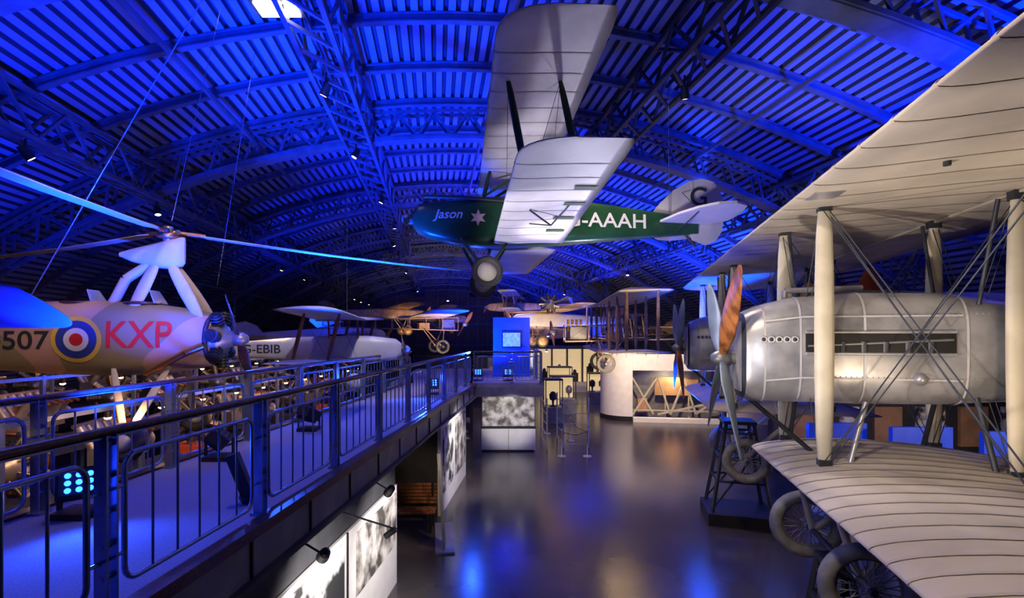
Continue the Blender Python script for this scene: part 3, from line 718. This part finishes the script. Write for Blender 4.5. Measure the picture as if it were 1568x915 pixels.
# ------------------------------------------------------------------ generic aircraft
def aircraft(name,loc,yaw,L,span,chord,gap,zl,wxx,fm,wm,sm_,fh=.8,fw=.6,frame=False,reg=None,stag=.2,pitch=0,roll=0,pr=1.2,pm=owood,dih=2,radial=False,near=-1,gd=.75):
    e=empty(name,pose(loc,yaw,pitch,roll)); b=B(); bv=None
    if not frame:
        sc=[(0,.3,.4),(-.03,.75,.75),(-.15,.95,.95),(-.3,1,1),(-.5,.85,.88),(-.75,.5,.6),(-1,.1,.28)]
        b.loft([ring(x*L,0,0,w*fw,h*fh,24,4) for x,w,h in sc],fm); bv=b.bvh()
        b.rev((-.32*L,0,fh*.47),(0,0,1),[(0,.25),(.05,.24),(.06,0)],black,16)
    else:
        for sy in(-1,1):
            for sz in(-1,1): b.beam((-.05*L,sy*fw/2,sz*fh/2),(-L,sy*.06,sz*.15),.04,.04,sm_)
        n=9
        for k in range(n):
            f=k/(n-1); x=-.05*L-.95*L*f; w=fw/2*(1-f)+.06*f; h=fh/2*(1-f)+.15*f
            for sy in(-1,1): b.beam((x,sy*w,-h),(x,sy*w,h),.03,.03,sm_,up=(1,0,0))
            for sz in(-1,1): b.beam((x,-w,sz*h),(x,w,sz*h),.03,.03,sm_)
            if k<n-1:
                f2=(k+1)/(n-1); x2=-.05*L-.95*L*f2; w2=fw/2*(1-f2)+.06*f2;h2=fh/2*(1-f2)+.15*f2
                for sy in(-1,1): b.tube((x,sy*w,-h),(x2,sy*w2,h2),.006,dsteel,n=4,cap=False)
        b.box((-.12*L,0,0),(.6,.3,.45),enggrey)
        for k in range(4): b.tube((-.07*L-k*.15,0,.1),(-.07*L-k*.15,0,.5),.05,brass,n=8)
        b.box((-.3*L,0,-.1),(.5,.45,.3),brown)
    b.build('fuselage',e); b=B()
    wing(b,-span/2,span/2,-wxx,chord,zl+gap,dih,wm,t=.07,tip0=chord*.35,tip1=chord*.35,dy=.4,tapes=tape if wm is silver else ctape,tstep=.5)
    if gap: wing(b,-span/2+.1,span/2-.1,-wxx-stag,chord,zl,dih,wm,t=.07,tip0=chord*.35,tip1=chord*.35,dy=.4)
    b.build('wings',e)
    if gap:
        b=B(); tn=math.tan(math.radians(dih)); sts=[.36*span,.18*span] if span>8.5 else [.33*span]
        if frame: sts=[.45*span,.3*span,.15*span]
        for s_ in(-1,1):
            for yy in sts:
                for f in(.14,.72): strut(b,(-wxx-stag-f*chord,s_*yy,zl+yy*tn),(-wxx-f*chord,s_*yy,zl+gap+yy*tn),.05,sm_,.5)
            prev=.3
            for yy in sts[::-1]:
                for f in(.14,.72):
                    b.tube((-wxx-f*chord,s_*prev,zl),(-wxx-f*chord,s_*yy,zl+gap),.005,dsteel,n=4); b.tube((-wxx-f*chord,s_*prev,zl+gap),(-wxx-f*chord,s_*yy,zl),.005,dsteel,n=4)
                prev=yy
            for f in(.14,.7): strut(b,(-wxx-f*chord,s_*fw*.4,fh*.3),(-wxx-f*chord,s_*fw*.55,zl+gap),.03,sm_)
        b.build('struts',e)
    b=B()
    for s_ in(-1,1):
        wheel(b,(-wxx-.2,.75*s_,-fh/2-gd),(0,1,0),.33,rubber,wm if not frame else dsteel,.05,spokes=16 if frame else 0)
        for x in(0,-.9): b.tube((-wxx+x,s_*fw*.4,-fh*.4),(-wxx-.2,.65*s_,-fh/2-gd),.025,sm_)
    b.tube((-wxx-.2,-.8,-fh/2-gd),(-wxx-.2,.8,-fh/2-gd),.02,dsteel)
    b.build('undercarriage',e)
    b=B()
    def pl(pts,t,m,ax):
        a=V(ax); b.loft([[V(p)-a*t/2 for p in pts],[V(p)+a*t/2 for p in pts]],m,sm=False)
    pl([(-L*.88,0,.1),(-L*.93,0,.55),(-L,0,.75),(-L*1.06,0,.65),(-L*1.08,0,.1),(-L*1.03,0,-.2),(-L*.95,0,-.1)],.04,wm,(0,1,0))
    tp=[(-L*.86,.1),(-L*.9,1.0),(-L*.96,1.35),(-L*1.04,1.2),(-L*1.05,.1)]
    pl([(x,y,.08) for x,y in tp]+[(x,-y,.08) for x,y in tp[::-1]],.04,wm,(0,0,1))
    b.build('tail_unit',e)
    b=B(); prop(b,(.1,0,0),(1,0,0),pr,2,pm,25,.1); 
    if radial:
        for k in range(7):
            t=2*math.pi*k/7; d=V((0,math.cos(t),math.sin(t))); b.tube(d*.1,d*.4,.07,enggrey,n=8)
    b.build('propeller',e)
    if reg and bv:
        vs,fs=textgeo(reg,.38,.1); decal(vs,fs,bv,lambda v:V((-L*.68-near*v.x,0,v.y*.9)),(0,-near,0),dkt,'registration_lettering',e)
    return e
aircraft('racing_biplane',(-2.4,14.2,4.08),3,5.8,7.4,1.45,1.2,-.35,1.0,silver,silver,owood,fh=.8,fw=.7,reg='G-EBIB',stag=.3,near=-1,pr=.9,gd=.48)
aircraft('pioneer_biplane',(2.6,17.6,4.55),176,7,8.6,1.5,1.75,-.7,1.5,cream,cream,lwood,fh=.6,fw=.6,frame=True,stag=.0,pr=1.1)
aircraft('pioneer_monoplane',(-1.0,23.5,5.0),20,6.5,9.0,1.7,0,.3,1.0,lwood,cream,lwood,fh=.6,fw=.6,frame=True,pr=1.3)
aircraft('hanging_monoplane',(1.6,26,5.3),195,6.5,10,1.6,0,.4,1.2,silver,lwood,lwood,fh=.8,fw=.7,pr=1.3)
aircraft('fighter_monoplane',(1.8,41,4.6),150,8,11,1.9,0,-.2,1.9,camo,camo,lwood,fh=1.1,fw=.9,pr=1.6)
aircraft('silver_monoplane',(-5.5,27,4.4),30,7,9,1.6,0,0,1.8,silver,silver,steel,fh=1,fw=.9,pr=1.0)
aircraft('wire_braced_biplane',(6.2,30,4.7),190,6,7,1.3,1.3,-.5,1.3,cream,lwood,lwood,fh=.6,fw=.5,frame=True)
aircraft('light_biplane',(.3,37,6.6),170,6.0,8,1.3,1.2,-.4,1.3,lwood,cream,lwood,fh=.7,fw=.6,pr=1.0)
aircraft('brown_monoplane',(-4.0,33,5.9),25,6.5,9,1.6,0,.3,1.2,lwood,owood,lwood,fh=.7,fw=.6,pr=1.1)
aircraft('training_biplane',(-1.6,46,6.0),10,6,8,1.5,1.3,-.4,1.3,lwood,lwood,owood,fh=.8,fw=.7,pr=1.2)
def radial(b,c,s=1.0,ax=(1,0,0)):
    c=V(c);a=V(ax).normalized();u=a.cross(V((0,0,1))).normalized();w=a.cross(u)
    b.rev(c-a*.3*s,a,[(0,.1*s),(.02*s,.28*s),(.4*s,.3*s),(.5*s,.2*s),(.6*s,.1*s),(.8*s,.06*s),(.82*s,0)],enggrey,18)
    for k in range(9):
        t=2*math.pi*k/9; d=u*math.cos(t)+w*math.sin(t)
        b.tube(c+d*.25*s,c+d*.62*s,.085*s,enggrey,n=10)
        for j in range(4): b.tube(c+d*(.36+j*.06)*s,c+d*(.38+j*.06)*s,.12*s,dsteel,n=10)
        b.tube(c+d*.25*s+a*.15*s,c+d*.62*s+a*.12*s,.015*s,brass,n=5)
    b.torus(c-a*.2*s,a,.5*s,.035*s,copper,n=20,k=6)
def vee(b,c,s=1.0,yaw=0):
    R=Matrix.Rotation(yaw,3,'Z'); c=V(c)
    def P(x,y,z): return c+R@V((x*s,y*s,z*s))
    b.box(P(0,0,0),(1.5*s,.4*s,.4*s),enggrey,R); b.box(P(0,0,-.27),(1.2*s,.3*s,.2*s),dsteel,R)
    for sy in(-1,1):
        for k in range(6):
            x=-.62+k*.25; b.tube(P(x,sy*.1,.1),P(x,sy*.42,.62),.095*s,enggrey if k%2 else alu,n=10)
            b.tube(P(x,sy*.44,.5),P(x,sy*.62,.42),.04*s,copper,n=8)
        b.tube(P(-.75,sy*.45,.66),P(.75,sy*.45,.66),.05*s,brass,n=8)
    b.tube(P(.7,0,.05),P(1.0,0,.05),.12*s,enggrey,r2=.07*s,n=12); b.rev(P(1.0,0,.05),R@V((1,0,0)),[(0,.05*s),(0,.2*s),(.03*s,.2*s),(.03*s,0)],alu,16)
    b.tube(P(-.5,0,.35),P(.5,0,.35),.09*s,copper,n=10)
b=B(); radial(b,(3.0,22,5.9),.75,(0,-1,0)); b.tube((3,22,6.4),(3,22,10.3),.008,dsteel,n=4); b.build('hanging_radial_engine')
b=B()
def cable(p,q,r=.006): b.tube(p,q,r,railm,n=5,cap=False)
cable((-6.6,7.0,4.98),(-2.3,6.0,10.7),.009); cable((-4.9,8.9,5.4),(-4.4,9.3,9.9)); cable((-4.8,7.45,6.25),(-4.3,7.9,9.8),.004)
cable((.2,9.95,7.9),(.2,10,10.3)); cable((1.0,9.0,8.0),(1.0,9.0,10.2)); cable((1.0,11,7.6),(1.0,11,10.2)); cable((3.9,10.15,7.0),(3.9,10.2,10.2))
for x,y,z in((-4,14.2,4.6),(-7.2,14.0,4.3),(4.2,18.9,6),(4.2,16.2,6),(4.2,17.5,6),(-2.5,23,5.4),(-4,22.5,5.3),(3,26.5,5.8),(5,27,5.7),(3,42,5.2),(-7.5,26,4.8),(-6.5,26.5,4.8),(7.7,30.2,6.0),(8.7,30.5,5.4),(2,37.2,7.4),(-5.5,32.4,6.3),(-3,45.8,6.8)):
    th=math.asin(max(-1,min(1,(x+.095*y-X0)/RR))); cable((x,y,z),(x,y,ZP-RR+RR*math.cos(th)-.3),.005)
cable((-5.7,4.9,4.9),(-5.2,5.0,9.9)); cable((-8.5,4.7,4.9),(-8.5,4.8,8.9))
b.build('suspension_cables')
def eng_rack(x0,y0,x1,y1,zt,nm):
    b=B(); p=V((x0,y0,0));q_=V((x1,y1,0)); L=(q_-p).length
    b.beam(V((x0,y0,zt-.05)),V((x1,y1,zt-.05)),1.3,.1,dsteel)
    n=int(L/1.8)
    for k in range(n+1):
        e=p.lerp(q_,k/n)
        for s_ in(-.55,.55): b.beam(e+V((s_,0,0)),e+V((s_,0,zt-.1)),.09,.09,railm,up=(0,1,0))
        b.beam(e+V((.6,0,zt-.1)),e+V((.6,0,zt+1.35)),.06,.06,railm,up=(0,1,0))
    b.beam(V((x0+.6,y0,zt+1.3)),V((x1+.6,y1,zt+1.3)),.06,.06,railm)
    b.build(nm)
R1=((-6.3,3.5),(-4.9,17.5)); R2=((-8.6,4.5),(-7.0,22)); R3=((-11.2,6),(-9.8,26))
for (p,q_),zt in((R1,2.15),(R2,2.45),(R3,2.6)):
    eng_rack(p[0],p[1],q_[0],q_[1],zt,'engine_display_rack')
    L=q_[1]-p[1]; n=int(L/1.6)
    for k in range(n):
        f=(k+.5)/n; x=p[0]+(q_[0]-p[0])*f-.05; y=p[1]+L*f; b=B()
        if k%2==0: vee(b,(x,y,zt+.47),.74,random.choice((1.4,1.2,1.7)))
        else:
            radial(b,(x,y,zt+.68),.78,(.5,-1,0))
        b.box((x,y,zt+.10),(.7,.5,.18),dsteel if k%3 else redo)
        b.build('aircraft_engine')
b=B()
for (p,q_),zt in((R1,2.15),(R2,2.45),(R3,2.6)):
    for k in range(14):
        f=(k+.4)/14; x=p[0]+(q_[0]-p[0])*f+.6; y=p[1]+(q_[1]-p[1])*f; b.tube((x,y,zt+1.26),(x,y,zt+1.17),.04,black,n=10); b.rev((x,y,zt+1.17),(0,0,-1),[(0,.045),(.02,.035),(.03,0)],gloww,10)
b.build('rack_downlights')
b=B()
for x,y,z in((-1.0,20,2.3),(.2,17.3,2.35),(1.3,17.3,2.35),(3.4,26,3.6),(2.7,24,3.7),(-3.5,34,6.2),(6,36,4.2),(-2.2,30,6.6),(4,30,4.4),(1,27,3.9)):
    b.tube((x,y,z+.12),(x,y,z),.06,black,n=10); b.rev((x,y,z),(0,0,-1),[(0,.06),(.02,.05),(.03,0)],glow,10)
b.build('small_downlights')

# ------------------------------------------------------------------ lights
def spot(loc,aim,W_,col,ang=70,blend=.6,r=.15,name='spot_lamp'):
    L=bpy.data.lights.new(name,'SPOT'); L.energy=W_; L.color=col; L.spot_size=math.radians(ang); L.spot_blend=blend; L.shadow_soft_size=r
    o=bpy.data.objects.new(name,L); S.collection.objects.link(o); o.location=loc
    o.rotation_euler=(V(aim)-V(loc)).to_track_quat('-Z','Y').to_euler(); return o
BL=(.001,.030,1.0); BL2=(.002,.055,1.0)
for loc,aim,w,a in (((-3.6,4.9,3.4),(-5,8,9.5),8800,90),((-3.0,8.6,3.4),(-2.5,12,11),9500,75),((-1.6,13.8,3.4),(-1,18,11),8500,90),
    ((-.2,18,3.4),(2,24,11),7000,110),((-8,20,4.2),(-7,24,9),2200,110),((4.5,12.5,1.0),(9,15,9.5),14000,52),((2.5,9,1.2),(3.5,9.5,11),1000,60),
    ((8.5,19,3),(9.5,22,10),11000,95),((6,27,3),(5,32,11),8500,120),((-3,30,3),(-2,36,11),8000,120),((3,42,3),(3,48,11),7500,130),((-9.5,10,4.6),(-10,13,9),1000,110),
    ((8.6,6.5,6.6),(9.5,10,10.5),5500,110),((-2.6,1.5,4),(-4,5,11),5500,80)):
    spot(loc,aim,w,BL2 if w>=9000 else BL,a,.9,.12,'blue_floodlight')
for loc,aim,w,a in (((-3.6,4.3,3.2),(-2.3,3.0,3.0),130,150),((-1.7,13.4,3.3),(-2.2,8,3.0),300,120),((-4.2,10,5.2),(-2.2,8,2.8),300,110),((-.4,16.6,3.9),(-1.5,12,3.0),300,110),
    ((9,14,4.5),(5,16,0),650,90),((7.5,12.5,4.2),(3.4,9,0),450,80),((6.5,15,1.2),(8.0,12.5,6),1600,100),((-4.0,2.0,6),(-2.6,4.5,2.8),280,90)):
    spot(loc,aim,w,(.02,.09,1),a,.8,.1,'blue_wash_lamp')
WM=(1,.76,.50); NW=(1,.93,.90)
spot((-1.2,6.6,3.7),(1.1,8.4,6.3),800,(.92,.85,1),50,.6,name='biplane_spot')
spot((3.2,12.6,3.6),(1.2,7.4,6.8),320,(.8,.78,1),60,name='biplane_spot')
spot((1.4,9.2,3.2),(1.3,8.9,6.2),900,(1,.84,.66),28,.9,name='biplane_spot')
spot((1.5,6.0,3.2),(1.2,5.4,8.4),260,(.72,.72,1),80,name='biplane_spot')
spot((.2,6.5,4.2),(3.4,10.2,6.7),520,NW,45,name='tail_spot')
spot((-.2,2.2,7.6),(4.2,5.2,3.0),720,(1,.82,.60),75,name='bomber_spot')  # unseen lamp added in mid-air to reach below the upper wing
spot((0.2,4.4,3.4),(5.0,4.8,6.1),680,(1,.88,.80),80,.7,.05,name='bomber_underwing_spot')
spot((1.5,3.0,4.2),(5.5,5.5,4.4),110,(.95,.93,1),80,name='nacelle_spot')
spot((2.0,8.5,6.9),(4.2,6.6,4.4),260,(.6,.66,1),70,name='nacelle_spot')
spot((4.6,3.6,3.5),(6,6,6.1),80,WM,130,name='wing_glow_spot')
spot((-1.7,3.4,7.5),(-5.2,7.2,4.5),430,(1,.70,.52),55,name='autogyro_spot')
spot((-3.6,4.2,7.2),(-6.3,7.0,4.6),160,(1,.72,.54),60,name='autogyro_spot')
spot((-2.0,6.2,3.4),(-4.8,7.5,5.4),45,(1,.75,.62),60,name='autogyro_spot')
spot((-1.8,9.5,8.8),(-3.9,13,4.6),800,NW,50,name='racer_spot')
for x,y,w in((1.5,15,800),(2.2,9,650),(5.5,21,1100),(-4.5,13,350),(-8,9,900),(-9,16,1100),(1,28,1400),(6,32,1900),(3,40,1700),(-3.3,6,150)):
    spot((x,y,10),(x+.3,y,0),w,WM,80,name='ceiling_fill_spot')  # unseen fill lamps added at roof height to brighten the hall
for x,y,w in((1.1,12.6,900),(3.2,24,900),(6.0,17.5,600)): spot((x,y,9.8),(x,y,0),w,(1,.80,.64),15,.95,name='floor_pool_spot')  # added narrow beams, imitating warm lamp reflections on the floor
spot((-.9,5.2,2.1),(-2.2,6.1,.9),280,NW,95,name='panel_spot'); spot((-.4,7.6,2.2),(-1.7,8,1.0),220,NW,90,name='panel_spot')
spot((.6,13,2.6),(-.8,13.8,1.2),280,NW,80,name='panel_spot'); spot((1.0,15.3,2.0),(1,18.7,1.4),330,NW,45,name='kiosk_spot')
spot((-.3,10.0,2.2),(-1.8,11.3,.4),60,WM,80,name='bench_spot')
spot((7.0,20.5,5),(9.0,25.5,1.7),1600,WM,75,name='exhibit_spot'); spot((10,25.3,2.6),(10,26.2,1.2),160,WM,130,name='exhibit_spot')
for x,y in((2.5,22),(4.3,17.8),(4.6,15.5),(-1.5,23),(3,26),(1,33),(-4,33)): spot((x,y-2.5,3),(x,y,5.5),600,(1,.72,.45),95,name='aircraft_spot')  # lamps without fixtures, added to brighten the distant aircraft
for y in(4.4,6.4,8.6,11,14): spot((-5.25+.10*y,y,3.50),(-6.5+.10*y,y+.5,2.6),75,(1,.50,.20),115,name='engine_spot')
for y in(6,10,14): spot((-7.0+.1*y,y,4.9 if y>8 else 3.7),(-8.9+.1*y,y+.5,2.9),190,(1,.52,.24),110,name='engine_spot')
spot((12,9,3.2),(12,12,1),500,WM,100,name='case_spot')
w=bpy.data.worlds.new('world'); S.world=w; w.use_nodes=True
w.node_tree.nodes['Background'].inputs[0].default_value=(.1,.15,.8,1); w.node_tree.nodes['Background'].inputs[1].default_value=.04
